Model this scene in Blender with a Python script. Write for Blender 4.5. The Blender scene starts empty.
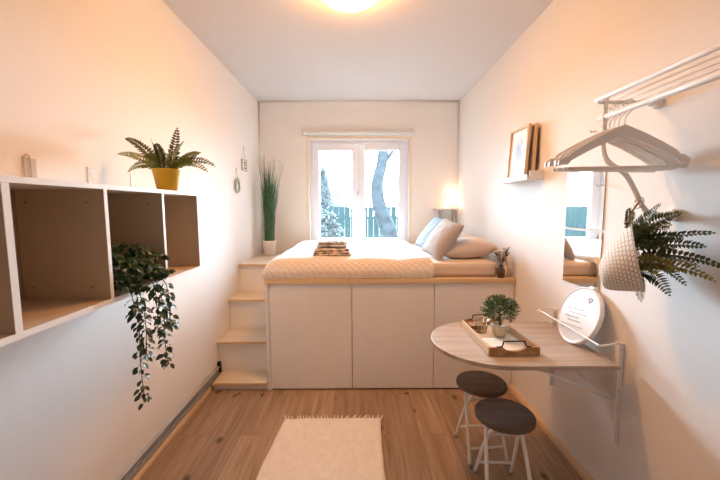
import bpy, bmesh, math, random
from math import sin, cos, pi, radians as RAD
from mathutils import Vector as V, Matrix as M4, noise

random.seed(7)
SC = bpy.context.scene
COL = SC.collection

# ------------------------------------------------------------------ basics
XL, XR, YB, YF, ZC = -1.206, 1.212, 4.276, -1.9, 2.723
Y0, HP = 2.633, 0.90


def obj(name, bm, mat, parent=None, loc=None, smooth=False, sub=0, bev=0.0):
    me = bpy.data.meshes.new(name)
    bmesh.ops.recalc_face_normals(bm, faces=bm.faces[:])
    bm.to_mesh(me); bm.free()
    if smooth:
        for p in me.polygons: p.use_smooth = True
    me.materials.append(mat)
    o = bpy.data.objects.new(name, me); COL.objects.link(o)
    if parent: o.parent = parent
    if loc: o.location = loc
    if bev:
        m = o.modifiers.new('bevel', 'BEVEL'); m.width = bev; m.segments = 2; m.limit_method = 'ANGLE'; m.angle_limit = RAD(40)
    if sub:
        m = o.modifiers.new('sub', 'SUBSURF'); m.levels = sub; m.render_levels = sub
    return o


def tag(o, label=None, cat=None, group=None, kind=None):
    if label: o['label'] = label
    if cat: o['category'] = cat
    if group: o['group'] = group
    if kind: o['kind'] = kind
    return o


def thing(name, label, cat, loc=(0, 0, 0), rz=0, group=None):
    o = bpy.data.objects.new(name, None); COL.objects.link(o)
    o.empty_display_size = 0.05
    o.location = loc; o.rotation_euler = (0, 0, rz)
    return tag(o, label, cat, group)


def copy_tree(o, parent=None):
    c = o.copy(); COL.objects.link(c)
    if parent:
        c.parent = parent
        c.matrix_parent_inverse = o.matrix_parent_inverse.copy()
    for ch in list(o.children): copy_tree(ch, c)
    return c


def struct(name, bm, mat, parent=None, **k):
    o = obj(name, bm, mat, parent, **k)
    if not parent: o['kind'] = 'structure'
    return o


# ------------------------------------------------------------------ mesh pieces
def box(bm, a, b):
    x0, y0, z0 = a; x1, y1, z1 = b
    vs = [bm.verts.new(p) for p in ((x0, y0, z0), (x1, y0, z0), (x1, y1, z0), (x0, y1, z0), (x0, y0, z1), (x1, y0, z1), (x1, y1, z1), (x0, y1, z1))]
    for f in ((0, 3, 2, 1), (4, 5, 6, 7), (0, 1, 5, 4), (1, 2, 6, 5), (2, 3, 7, 6), (3, 0, 4, 7)):
        bm.faces.new([vs[i] for i in f])
    return vs


def B(*boxes):
    bm = bmesh.new()
    for a, b in boxes: box(bm, a, b)
    return bm


def tube(bm, pts, r, n=8, cap=True):
    pts = [V(p) for p in pts]
    rs = r if isinstance(r, (list, tuple)) else [r] * len(pts)
    rings = []; up = None
    for i, p in enumerate(pts):
        d = (pts[min(i + 1, len(pts) - 1)] - pts[max(i - 1, 0)])
        if d.length < 1e-9: d = V((0, 0, 1))
        d.normalize()
        if up is None:
            up = V((0, 0, 1)) if abs(d.z) < .9 else V((1, 0, 0))
        s = d.cross(up)
        if s.length < 1e-6: s = d.cross(V((0, 1, 0)))
        s.normalize(); up = s.cross(d).normalized()
        rings.append([bm.verts.new(p + (s * cos(2 * pi * k / n) + up * sin(2 * pi * k / n)) * rs[i]) for k in range(n)])
    for a, b in zip(rings, rings[1:]):
        for k in range(n):
            bm.faces.new((a[k], a[(k + 1) % n], b[(k + 1) % n], b[k]))
    if cap:
        bm.faces.new(rings[0][::-1]); bm.faces.new(rings[-1])
    return bm


def T(pts, r, n=8):
    return tube(bmesh.new(), pts, r, n)


def smooth_path(pts, k=6):
    pts = [V(p) for p in pts]; out = []
    for i in range(len(pts) - 1):
        p0 = pts[max(i - 1, 0)]; p1 = pts[i]; p2 = pts[i + 1]; p3 = pts[min(i + 2, len(pts) - 1)]
        for j in range(k):
            t = j / k
            out.append(.5 * ((2 * p1) + (p2 - p0) * t + (2 * p0 - 5 * p1 + 4 * p2 - p3) * t * t + (3 * p1 - p0 - 3 * p2 + p3) * t ** 3))
    out.append(pts[-1])
    return out


def lathe(bm, prof, n=24, c=(0, 0, 0), cap0=True, cap1=True):
    c = V(c); rings = []
    for r, z in prof:
        rings.append([bm.verts.new(c + V((r * cos(2 * pi * k / n), r * sin(2 * pi * k / n), z))) for k in range(n)])
    for a, b in zip(rings, rings[1:]):
        for k in range(n):
            bm.faces.new((a[k], a[(k + 1) % n], b[(k + 1) % n], b[k]))
    if cap0: bm.faces.new(rings[0][::-1])
    if cap1: bm.faces.new(rings[-1])
    return bm


def prism(bm, poly, axis, a, b):
    """extrude a 2-D polygon along an axis from a to b"""
    def p3(p, t):
        return {'x': (t, p[0], p[1]), 'y': (p[0], t, p[1]), 'z': (p[0], p[1], t)}[axis]
    A = [bm.verts.new(p3(p, a)) for p in poly]; Bv = [bm.verts.new(p3(p, b)) for p in poly]
    bm.faces.new(A); bm.faces.new(Bv[::-1])
    n = len(poly)
    for i in range(n): bm.faces.new((A[i], A[(i + 1) % n], Bv[(i + 1) % n], Bv[i]))
    return bm


def leaf(bm, p, d, nrm, L, W, bend=.15, tw=.0):
    """one folded leaf with a midrib"""
    p = V(p); d = V(d).normalized(); nrm = V(nrm)
    s = d.cross(nrm)
    if s.length < 1e-5: s = d.cross(V((1, .3, .2)))
    s.normalize(); n = s.cross(d).normalized()
    a = bm.verts.new(p)
    m1 = bm.verts.new(p + d * L * .45 + n * L * bend * .4)
    e = bm.verts.new(p + d * L - n * L * bend)
    l1 = bm.verts.new(p + d * L * .3 + s * W * .5 + n * L * bend * .7)
    l2 = bm.verts.new(p + d * L * .65 + s * W * .42 + n * L * bend * .5)
    r1 = bm.verts.new(p + d * L * .3 - s * W * .5 + n * L * bend * .7)
    r2 = bm.verts.new(p + d * L * .65 - s * W * .42 + n * L * bend * .5)
    bm.faces.new((a, l1, m1)); bm.faces.new((l1, l2, m1)); bm.faces.new((l2, e, m1))
    bm.faces.new((a, m1, r1)); bm.faces.new((r1, m1, r2)); bm.faces.new((r2, m1, e))


def frond(base, az, el, L, droop, W, n=26, curl=0.0):
    """a fern frond: arching rachis with tapering leaflets"""
    bm = bmesh.new(); pts = []; p = V(base); e = el; a = az
    for i in range(n + 1):
        pts.append(p.copy())
        p = p + V((cos(a) * cos(e), sin(a) * cos(e), sin(e))) * (L / n)
        e -= droop / n; a += curl / n
    tube(bm, pts, [.0022 * (1 - .8 * i / n) for i in range(n + 1)], 5)
    for i in range(2, n + 1):
        t = i / n
        w = W * (min(1, t * 4) ** .7) * (1 - t) ** .55 + .004
        d = (pts[i] - pts[i - 1]).normalized()
        side = d.cross(V((0, 0, 1)))
        if side.length < 1e-4: side = V((-sin(az), cos(az), 0))
        side.normalize(); up = side.cross(d).normalized()
        for s in (-1, 1):
            dd = (side * s + d * .38 - up * .12 + V((random.uniform(-.08, .08),) * 3)).normalized()
            leaf(bm, pts[i], dd, up, w, L / n * 1.02, .12)
    return bm


def frond_to(base, tip, arch, W, n=20, roll=0.0):
    """a fern frond from its base to its tip, arching upwards in between"""
    b, e = V(base), V(tip); c = b.lerp(e, .5) + V((0, 0, arch))
    pts = [b * (1 - t) ** 2 + c * 2 * t * (1 - t) + e * t * t for t in [i / n for i in range(n + 1)]]
    L = sum((pts[i + 1] - pts[i]).length for i in range(n))
    bm = bmesh.new(); tube(bm, pts, [.0022 * (1 - .8 * i / n) for i in range(n + 1)], 5)
    for i in range(2, n + 1):
        t = i / n; w = W * (min(1, t * 3.5) ** .7) * (1 - t) ** .6 + .004
        d = (pts[i] - pts[i - 1]).normalized(); sd = d.cross(V((0, 0, 1)))
        if sd.length < .15: sd = d.cross(V((.4, -1, .1)))
        sd.normalize(); sd = M4.Rotation(roll + .2 * sin(t * 4), 3, d) @ sd; up = sd.cross(d).normalized()
        for s_ in (-1, 1):
            leaf(bm, pts[i], (sd * s_ + d * .5 + up * .22 + V((random.uniform(-.1, .1), random.uniform(-.1, .1), random.uniform(-.1, .1)))), up, w, L / n * .92, .12)
    return bm


# ------------------------------------------------------------------ materials
def mat(name, color, rough=.6, metal=0.0, spec=None, emit=None, estr=0, noise_s=0, noise_a=.0, bump=0, bump_s=40):
    m = bpy.data.materials.new(name); m.use_nodes = True
    nt = m.node_tree; b = nt.nodes['Principled BSDF']
    b.inputs['Base Color'].default_value = (*color, 1); b.inputs['Roughness'].default_value = rough; b.inputs['Metallic'].default_value = metal
    if spec is not None: b.inputs['Specular IOR Level'].default_value = spec
    if emit:
        b.inputs['Emission Color'].default_value = (*emit, 1); b.inputs['Emission Strength'].default_value = estr
    tc = None
    if noise_s or bump:
        tc = nt.nodes.new('ShaderNodeTexCoord')
    if noise_s:
        n = nt.nodes.new('ShaderNodeTexNoise'); n.inputs['Scale'].default_value = noise_s; n.inputs['Detail'].default_value = 4
        nt.links.new(tc.outputs['Object'], n.inputs['Vector'])
        r = nt.nodes.new('ShaderNodeValToRGB')
        r.color_ramp.elements[0].position = .3; r.color_ramp.elements[1].position = .7
        r.color_ramp.elements[0].color = (*[c * (1 - noise_a) for c in color], 1)
        r.color_ramp.elements[1].color = (*[min(1, c * (1 + noise_a)) for c in color], 1)
        nt.links.new(n.outputs['Fac'], r.inputs['Fac']); nt.links.new(r.outputs['Color'], b.inputs['Base Color'])
    if bump:
        n2 = nt.nodes.new('ShaderNodeTexNoise'); n2.inputs['Scale'].default_value = bump_s; n2.inputs['Detail'].default_value = 3
        nt.links.new(tc.outputs['Object'], n2.inputs['Vector'])
        bp = nt.nodes.new('ShaderNodeBump'); bp.inputs['Strength'].default_value = bump; bp.inputs['Distance'].default_value = .01
        nt.links.new(n2.outputs['Fac'], bp.inputs['Height']); nt.links.new(bp.outputs['Normal'], b.inputs['Normal'])
    return m


def wood(name, c1, c2, rough=.5, axis='y', scale=1.0, knots=0.0):
    """wood grain running along one axis"""
    m = bpy.data.materials.new(name); m.use_nodes = True
    nt = m.node_tree; b = nt.nodes['Principled BSDF']; b.inputs['Roughness'].default_value = rough
    tc = nt.nodes.new('ShaderNodeTexCoord'); mp = nt.nodes.new('ShaderNodeMapping')
    lo, hi = 2.0 * scale, 38.0 * scale
    mp.inputs['Scale'].default_value = {'x': (lo, hi, hi), 'y': (hi, lo, hi), 'z': (hi, hi, lo)}[axis]
    nt.links.new(tc.outputs['Object'], mp.inputs['Vector'])
    n = nt.nodes.new('ShaderNodeTexNoise'); n.inputs['Scale'].default_value = 1; n.inputs['Detail'].default_value = 5; n.inputs['Distortion'].default_value = .6
    nt.links.new(mp.outputs['Vector'], n.inputs['Vector'])
    r = nt.nodes.new('ShaderNodeValToRGB')
    r.color_ramp.elements[0].position = .32; r.color_ramp.elements[1].position = .68
    r.color_ramp.elements[0].color = (*c1, 1); r.color_ramp.elements[1].color = (*c2, 1)
    nt.links.new(n.outputs['Fac'], r.inputs['Fac'])
    nt.links.new(r.outputs['Color'], b.inputs['Base Color'])
    return m


def floor_mat():
    m = bpy.data.materials.new('oak_floorboards'); m.use_nodes = True
    nt = m.node_tree; N = nt.nodes.new; L = nt.links.new
    b = nt.nodes['Principled BSDF']; b.inputs['Roughness'].default_value = .42
    tc = N('ShaderNodeTexCoord'); sp = N('ShaderNodeSeparateXYZ'); L(tc.outputs['Object'], sp.inputs[0])
    cb = N('ShaderNodeCombineXYZ'); L(sp.outputs['Y'], cb.inputs['X']); L(sp.outputs['X'], cb.inputs['Y'])
    br = N('ShaderNodeTexBrick'); L(cb.outputs[0], br.inputs['Vector'])
    br.inputs['Scale'].default_value = 1; br.inputs['Brick Width'].default_value = 1.28; br.inputs['Row Height'].default_value = .192
    br.inputs['Mortar Size'].default_value = .0012; br.inputs['Mortar Smooth'].default_value = .3; br.offset = .37
    br.inputs['Color1'].default_value = (.0, .0, .0, 1); br.inputs['Color2'].default_value = (1, 1, 1, 1); br.inputs['Mortar'].default_value = (.5, .5, .5, 1)
    # long grain, shifted from plank to plank
    sh = N('ShaderNodeVectorMath'); sh.operation = 'MULTIPLY_ADD'
    L(br.outputs['Color'], sh.inputs[0]); sh.inputs[1].default_value = (3.1, 7.7, 0); L(tc.outputs['Object'], sh.inputs[2])
    mp = N('ShaderNodeMapping'); mp.inputs['Scale'].default_value = (26, 1.5, 1); L(sh.outputs[0], mp.inputs['Vector'])
    n1 = N('ShaderNodeTexNoise'); n1.inputs['Scale'].default_value = 1; n1.inputs['Detail'].default_value = 6; n1.inputs['Distortion'].default_value = 1.2
    L(mp.outputs[0], n1.inputs['Vector'])
    rp = N('ShaderNodeValToRGB'); e = rp.color_ramp.elements
    e[0].position = .28; e[0].color = (.245, .155, .098, 1); e[1].position = .72; e[1].color = (.455, .325, .22, 1)
    mid = e.new(.5); mid.color = (.365, .24, .158, 1)
    L(n1.outputs['Fac'], rp.inputs['Fac'])
    # plank to plank tone
    mx = N('ShaderNodeMix'); mx.data_type = 'RGBA'; mx.blend_type = 'MULTIPLY'; mx.inputs[0].default_value = 1
    tr = N('ShaderNodeMapRange'); L(br.outputs['Color'], tr.inputs[0]); tr.inputs[3].default_value = .84; tr.inputs[4].default_value = 1.1
    L(rp.outputs[0], mx.inputs[6]); L(tr.outputs[0], mx.inputs[7])
    # knots
    mk = N('ShaderNodeMapping'); mk.inputs['Scale'].default_value = (3.4, 2.2, 1); L(sh.outputs[0], mk.inputs['Vector'])
    vo = N('ShaderNodeTexVoronoi'); vo.inputs['Scale'].default_value = 1.0; vo.voronoi_dimensions = '2D'; L(mk.outputs[0], vo.inputs['Vector'])
    kr = N('ShaderNodeMapRange'); L(vo.outputs['Distance'], kr.inputs[0]); kr.inputs[1].default_value = .02; kr.inputs[2].default_value = .095; kr.inputs[3].default_value = .18; kr.inputs[4].default_value = 1
    m2 = N('ShaderNodeMix'); m2.data_type = 'RGBA'; m2.blend_type = 'MULTIPLY'; m2.inputs[0].default_value = 1
    L(mx.outputs[2], m2.inputs[6]); L(kr.outputs[0], m2.inputs[7])
    # seams
    m3 = N('ShaderNodeMix'); m3.data_type = 'RGBA'; L(br.outputs['Fac'], m3.inputs[0]); L(m2.outputs[2], m3.inputs[6]); m3.inputs[7].default_value = (.17, .09, .05, 1)
    L(m3.outputs[2], b.inputs['Base Color'])
    bp = N('ShaderNodeBump'); bp.inputs['Strength'].default_value = .08; L(n1.outputs['Fac'], bp.inputs['Height']); L(bp.outputs[0], b.inputs['Normal'])
    return m


def quilt_mat():
    m = bpy.data.materials.new('quilted_cotton'); m.use_nodes = True
    nt = m.node_tree; N = nt.nodes.new; L = nt.links.new
    b = nt.nodes['Principled BSDF']; b.inputs['Roughness'].default_value = .85; b.inputs['Base Color'].default_value = (.76, .66, .57, 1)
    b.inputs['Sheen Weight'].default_value = .2
    uv = N('ShaderNodeUVMap'); sp = N('ShaderNodeSeparateXYZ'); L(uv.outputs[0], sp.inputs[0])
    hs = []
    for op in ('ADD', 'SUBTRACT'):
        a = N('ShaderNodeMath'); a.operation = op; L(sp.outputs[0], a.inputs[0]); L(sp.outputs[1], a.inputs[1])
        pp = N('ShaderNodeMath'); pp.operation = 'PINGPONG'; L(a.outputs[0], pp.inputs[0]); pp.inputs[1].default_value = .5
        pw = N('ShaderNodeMath'); pw.operation = 'POWER'; L(pp.outputs[0], pw.inputs[0]); pw.inputs[1].default_value = .4
        hs.append(pw)
    mu = N('ShaderNodeMath'); mu.operation = 'MULTIPLY'; L(hs[0].outputs[0], mu.inputs[0]); L(hs[1].outputs[0], mu.inputs[1])
    bp = N('ShaderNodeBump'); bp.inputs['Strength'].default_value = .9; bp.inputs['Distance'].default_value = .012
    L(mu.outputs[0], bp.inputs['Height']); L(bp.outputs[0], b.inputs['Normal'])
    return m


def weave_mat():
    m = bpy.data.materials.new('woven_rope'); m.use_nodes = True
    nt = m.node_tree; N = nt.nodes.new; L = nt.links.new
    b = nt.nodes['Principled BSDF']; b.inputs['Roughness'].default_value = .9
    uv = N('ShaderNodeUVMap')
    ck = N('ShaderNodeTexBrick'); L(uv.outputs[0], ck.inputs['Vector']); ck.inputs['Scale'].default_value = 1
    ck.inputs['Brick Width'].default_value = 1.0; ck.inputs['Row Height'].default_value = 1.0; ck.inputs['Mortar Size'].default_value = .13; ck.inputs['Mortar Smooth'].default_value = .6; ck.offset = .5
    ck.inputs['Color1'].default_value = (.92, .87, .80, 1); ck.inputs['Color2'].default_value = (.89, .83, .75, 1); ck.inputs['Mortar'].default_value = (.55, .43, .31, 1)
    L(ck.outputs['Color'], b.inputs['Base Color'])
    bp = N('ShaderNodeBump'); bp.inputs['Strength'].default_value = 1; bp.inputs['Distance'].default_value = .006; bp.invert = True
    L(ck.outputs['Fac'], bp.inputs['Height']); L(bp.outputs[0], b.inputs['Normal'])
    return m


def glass_mat(name, tint=(1, 1, 1), gloss=.12):
    m = bpy.data.materials.new(name); m.use_nodes = True
    nt = m.node_tree; nt.nodes.clear(); N = nt.nodes.new; L = nt.links.new
    o = N('ShaderNodeOutputMaterial'); t = N('ShaderNodeBsdfTransparent'); t.inputs[0].default_value = (*tint, 1)
    g = N('ShaderNodeBsdfGlossy'); g.inputs['Roughness'].default_value = .02
    f = N('ShaderNodeFresnel'); f.inputs[0].default_value = 1.45
    mu = N('ShaderNodeMath'); mu.operation = 'MULTIPLY'; mu.inputs[1].default_value = gloss * 8
    L(f.outputs[0], mu.inputs[0]); mu.use_clamp = True
    mx = N('ShaderNodeMixShader'); L(mu.outputs[0], mx.inputs[0]); L(t.outputs[0], mx.inputs[1]); L(g.outputs[0], mx.inputs[2]); L(mx.outputs[0], o.inputs[0])
    return m


def frosted(name, col):
    m = bpy.data.materials.new(name); m.use_nodes = True
    nt = m.node_tree; b = nt.nodes['Principled BSDF']; b.inputs['Base Color'].default_value = (*col, 1); b.inputs['Roughness'].default_value = .4
    b.inputs['Alpha'].default_value = .45
    return m


def art_mat():
    m = bpy.data.materials.new('ink_drawing'); m.use_nodes = True
    nt = m.node_tree; N = nt.nodes.new; L = nt.links.new
    b = nt.nodes['Principled BSDF']; b.inputs['Roughness'].default_value = .5
    tc = N('ShaderNodeTexCoord')
    n = N('ShaderNodeTexNoise'); n.inputs['Scale'].default_value = 17; n.inputs['Detail'].default_value = 6; n.inputs['Distortion'].default_value = 1.4
    L(tc.outputs['Object'], n.inputs['Vector'])
    g = N('ShaderNodeTexGradient'); g.gradient_type = 'SPHERICAL'
    mp = N('ShaderNodeMapping'); mp.inputs['Scale'].default_value = (1, 8.0, 6.0); L(tc.outputs['Object'], mp.inputs['Vector']); L(mp.outputs[0], g.inputs['Vector'])
    mu = N('ShaderNodeMath'); mu.operation = 'MULTIPLY'; L(n.outputs['Fac'], mu.inputs[0]); L(g.outputs['Fac'], mu.inputs[1])
    r = N('ShaderNodeValToRGB'); e = r.color_ramp.elements
    e[0].position = .12; e[0].color = (.86, .82, .80, 1); e[1].position = .32; e[1].color = (.26, .27, .34, 1)
    L(mu.outputs[0], r.inputs['Fac']); L(r.outputs[0], b.inputs['Base Color'])
    return m


WALL = mat('wall_paint', (.81, .785, .76), .75, bump=.06, bump_s=60)
CEIL = mat('ceiling_paint', (.70, .675, .675), .85, bump=.04, bump_s=50)
FLOOR = floor_mat()
WHITE = mat('white_lacquer', (.82, .80, .78), .35)
WHITE_METAL = mat('white_powder_coat', (.82, .79, .75), .35)
FRAME_W = mat('white_window_plastic', (.75, .79, .87), .35)
PLY = wood('whitewashed_plywood', (.83, .79, .745), (.85, .815, .775), .65, 'z', .35)
PINE = wood('raw_pine_edge', (.62, .42, .22), (.74, .54, .31), .5, 'x', .8)
PINE_Y = wood('pine_trim', (.62, .43, .26), (.74, .55, .36), .45, 'y', .8)
TREAD = wood('whitewashed_pine', (.66, .56, .44), (.76, .67, .55), .5, 'x', .7)
CAP = mat('brown_cap', (.30, .20, .12), .5)
BIRCH = mat('tan_shelf_board', (.52, .39, .265), .5)
MELAMINE = mat('pale_melamine', (.80, .76, .72), .45)
OAK = wood('grey_oak_laminate', (.37, .28, .21), (.52, .41, .32), .4, 'x', .8)
DARK_OAK = wood('dark_walnut_laminate', (.07, .040, .025), (.14, .083, .053), .62, 'x', .9)
TRAY_W = wood('acacia_wood', (.30, .145, .055), (.50, .27, .11), .45, 'y', 1.0)
TRAY_P = wood('pale_tray_wood', (.58, .42, .27), (.70, .54, .37), .5, 'y', 1.0)
BLACK = mat('black_metal', (.015, .015, .015), .4, .6)
STEEL = mat('brushed_steel', (.6, .58, .55), .3, 1)
ALU = mat('anodised_aluminium', (.62, .64, .66), .4, .7)
ALU_D = mat('grey_channel_insert', (.20, .215, .23), .4)
QUILT = quilt_mat()
SHEET = mat('beige_sheet', (.66, .53, .42), .85, noise_s=6, noise_a=.04, bump=.1, bump_s=18)
PIL_BEIGE = mat('beige_pillowcase', (.60, .50, .43), .85, bump=.3, bump_s=14)
PIL_GREY = mat('grey_linen', (.37, .33, .305), .9, noise_s=160, noise_a=.12, bump=.2, bump_s=120)
PIL_BLUE = mat('blue_grey_linen', (.23, .275, .32), .9, noise_s=160, noise_a=.1, bump=.2, bump_s=120)
PIL_WHITE = mat('white_pillowcase', (.78, .75, .72), .85, bump=.3, bump_s=14)
RUG = mat('cream_cotton_weave', (.84, .80, .775), .95, noise_s=30, noise_a=.05, bump=.35, bump_s=90)
THROW = mat('patterned_throw', (.50, .42, .35), .95, noise_s=24, noise_a=.85, bump=.5, bump_s=60)
SCARF = mat('grey_knit', (.46, .46, .47), .95, noise_s=26, noise_a=.75, bump=.5, bump_s=70)
YELLOW = mat('yellow_glaze', (.72, .46, .03), .28)
POT_W = mat('white_ceramic', (.82, .80, .77), .35)
BURLAP = mat('burlap', (.66, .52, .37), .9, noise_s=90, noise_a=.25, bump=.4, bump_s=150)
SOIL = mat('potting_soil', (.03, .02, .014), .95)
FERN = mat('fern_leaf', (.25, .285, .065), .5, noise_s=30, noise_a=.45)
FERN_D = mat('dark_fern_leaf', (.085, .105, .035), .5, noise_s=30, noise_a=.5)
FERN_Y = mat('olive_fern_leaf', (.28, .25, .06), .5, noise_s=30, noise_a=.4)
VINE = mat('vine_leaf', (.022, .058, .024), .4, noise_s=25, noise_a=.4)
GRASS = mat('grass_blade', (.045, .13, .05), .5, noise_s=20, noise_a=.4)
GRASS_L = mat('grass_seed_head', (.34, .36, .22), .7)
BUSH = mat('bush_leaf', (.11, .17, .07), .5, noise_s=30, noise_a=.5)
BARK = mat('plant_bark', (.16, .10, .06), .9)
WEAVE = weave_mat()
TAN = mat('tan_strap', (.46, .32, .16), .7)
GLASS = glass_mat('window_glass', (.98, 1, 1), .06)
CLEAR = glass_mat('clear_glass', (.96, .97, .96), .07)
SMOKE = glass_mat('smoky_glass', (.62, .52, .46), .3)
PLASTIC = frosted('frosted_plastic', (.72, .64, .56))
MIRROR = mat('mirror_silver', (.92, .93, .93), .02, 1)
PAPER = mat('white_paper', (.82, .79, .75), .8)
ENAMEL = mat('white_enamel', (.82, .82, .83), .25)
INK = mat('blue_grey_ink', (.50, .52, .58), .6)
DKINK = mat('dark_ink', (.08, .08, .09), .6)
FRAMEW = wood('light_oak_frame', (.62, .44, .25), (.74, .56, .36), .45, 'z', 1)
FRAME_DK = mat('shadowed_walnut_backing', (.30, .17, .085), .45)  # walnut brown with shadow put into the colour
ART = art_mat()
ROPE = mat('jute_string', (.55, .48, .40), .9)
PLAQ = mat('distressed_white_plaque', (.66, .67, .66), .7, noise_s=50, noise_a=.15)
SAGE = mat('sage_leaves', (.42, .47, .38), .7, noise_s=60, noise_a=.3)
BLIND = mat('roller_blind_cassette', (.66, .69, .67), .45)
LAMP = mat('lamp_opal_glass', (.9, .88, .85), .3, emit=(1, .46, .135), estr=21.5)
SHADE = mat('lit_lamp_shade', (.9, .8, .7), .7, emit=(1, .66, .45), estr=1.0)

# ------------------------------------------------------------------ the room
struct('floor', B(((XL - .2, YF - .2, -.12), (XR + .2, YB + .2, 0))), FLOOR)
struct('ceiling', B(((XL - .2, YF - .2, ZC), (XR + .2, YB + .2, ZC + .15))), CEIL)
struct('wall_left', B(((XL - .2, YF - .2, 0), (XL, YB + .2, ZC))), WALL)
struct('wall_right', B(((XR, YF - .2, 0), (XR + .2, YB + .2, ZC))), WALL)
struct('wall_front', B(((XL, YF - .2, 0), (XR, YF, ZC))), mat('white_end_wall_paint', (.86, .84, .82), .8))
OX0, OX1, OZ0, OZ1 = -.608, .612, .93, 2.272
struct('wall_back', B(((XL, YB, 0), (OX0, YB + .2, ZC)), ((OX1, YB, 0), (XR, YB + .2, ZC)),
                      ((OX0, YB, 0), (OX1, YB + .2, OZ0)), ((OX0, YB, OZ1), (OX1, YB + .2, ZC))), WALL)
# skirting
def quarter(bm, x0, sx, y0, y1, w=.022, h=.04):
    prism(bm, [(x0, 0), (x0 + sx * w, 0), (x0 + sx * w, h * .55), (x0 + sx * w * .7, h * .88), (x0 + sx * w * .3, h), (x0, h)], 'y', y0, y1)
bm = bmesh.new(); quarter(bm, XL, 1, YF, 2.632); struct('baseboard_left', bm, PINE_Y)
bm = bmesh.new(); quarter(bm, XR, -1, YF, 2.632); struct('baseboard_right', bm, PINE_Y)
struct('baseboard_front', B(((XL + .03, YF, 0), (XR - .03, YF + .02, .04))), PINE)
TRIMM = mat('painted_corner_bead', (.79, .76, .735), .6)
struct('trim_1', T([(XL + .012, YB - .012, .89), (XL + .012, YB - .012, ZC - .01)], .009, 8), TRIMM, smooth=True)
struct('trim_2', T([(XR - .012, YB - .012, .9), (XR - .012, YB - .012, ZC - .01)], .008, 8), TRIMM, smooth=True)
struct('trim_3', T([(XL + .02, YB - .012, ZC - .014), (XR - .02, YB - .012, ZC - .014)], .009, 8), TRIMM, smooth=True)

# window: fixed frame, two sashes with panes, handle, sill
win = bpy.data.objects.new('window_1', None); COL.objects.link(win); win.location = (0, YB + .075, 0); win['kind'] = 'structure'
def rect_frame(x0, x1, z0, z1, w, y0, y1):
    return B(((x0, y0, z0), (x0 + w, y1, z1)), ((x1 - w, y0, z0), (x1, y1, z1)), ((x0 + w, y0, z0), (x1 - w, y1, z0 + w)), ((x0 + w, y0, z1 - w), (x1 - w, y1, z1)))
struct('window_frame', rect_frame(OX0, OX1, OZ0, OZ1, .05, 0, .07), FRAME_W, win, bev=.004)
for k, (a, b) in enumerate(((-.575, -.006), (-.006, .578))):
    s = struct('sash', rect_frame(a, b, .98, 2.235, .085, -.02 + .002 * k, .045), FRAME_W, win, bev=.006)
    struct('pane', B(((a + .085, .01, 1.065), (b - .085, .016, 2.15))), GLASS, s)
bm = T(smooth_path([(-.006, -.02, 1.62), (-.006, -.05, 1.62), (-.006, -.055, 1.60), (-.006, -.055, 1.50)], 4), .009, 8)
box(bm, (-.021, -.028, 1.585), (.009, -.02, 1.655))
struct('handle', bm, FRAME_W, win, smooth=True)
struct('window_sill', B(((OX0, -.075, OZ0 - .0), (OX1, .0, OZ0 + .02))), FRAME_W, win)
# plaster bead round the opening
REV = mat('raw_plaster_bead', (.76, .66, .53), .8)
struct('trim_4', B(((OX0 - .03, YB - .006, OZ0), (OX0, YB, OZ1 + .03)), ((OX1, YB - .006, OZ0), (OX1 + .03, YB, OZ1 + .03)), ((OX0, YB - .006, OZ1), (OX1, YB, OZ1 + .03))), REV)

bl = thing('roller_blind', 'white roller blind cassette mounted above the window', 'blind', (0, YB, 2.318))
obj('cassette', B(((-.67, -.06, 0), (.665, -.008, .045))), BLIND, bl, bev=.012)
obj('end_cap', B(((-.678, -.062, -.003), (-.67, -.006, .048))), STEEL, bl)
obj('end_cap', B(((.665, -.062, -.003), (.673, -.006, .048))), WHITE, bl)

# ------------------------------------------------------------------ outside the window
struct('outdoor_ground', B(((-30, YB + .3, -.6), (30, 60, -.45))), mat('pale_gravel', (.11, .115, .11), .9, noise_s=2, noise_a=.2))
fn = thing('garden_fence', 'teal board garden fence beyond the window', 'fence', (0, 12, -.45))
TEAL = mat('teal_fence_paint', (.007, .034, .034), .6, noise_s=3, noise_a=.15)
for i in range(5):
    bm = bmesh.new()
    for j in range(13):
        x = -6.5 + i * 2.6 + j * .2
        box(bm, (x, 0, 0), (x + .19, .03, 1.93 + .0 * j))
    obj('board_panel', bm, TEAL, fn)
bm = B(((-6.5, .03, .3), (6.5, .07, .4)), ((-6.5, .03, 1.5), (6.5, .07, 1.6))); obj('rail', bm, TEAL, fn)
tr = thing('bare_tree', 'leaning bare tree trunk outside the right pane', 'tree', (.75, 7, -.45))
BARKX = mat('grey_tree_bark', (.036, .043, .048), .95, noise_s=9, noise_a=.5, bump=.8, bump_s=12)
tp = smooth_path([(.1, 0, 0), (-.02, 0, .9), (-.09, 0, 1.25), (-.23, 0, 1.62), (-.32, 0, 1.85), (-.385, 0, 2.15), (-.375, 0, 2.45), (-.30, 0, 2.75), (-.25, 0, 3.2), (-.22, .1, 3.9)], 4)
obj('trunk', T(tp, [.19 - .10 * i / len(tp) for i in range(len(tp))], 14), BARKX, tr, smooth=True)
def branch(bm, p, d, L, r, lv):
    pts = [V(p)]; d = V(d).normalized()
    for i in range(5):
        d = (d + V((random.uniform(-.25, .25), random.uniform(-.25, .25), random.uniform(-.1, .2)))).normalized()
        pts.append(pts[-1] + d * L / 5)
    tube(bm, pts, [r * (1 - .14 * i) for i in range(6)], 5)
    if lv:
        for i in (2, 3, 4, 5):
            branch(bm, pts[i], d + V((random.uniform(-1, 1), random.uniform(-1, 1), random.uniform(-.3, .6))), L * .55, r * .5, lv - 1)
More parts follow.
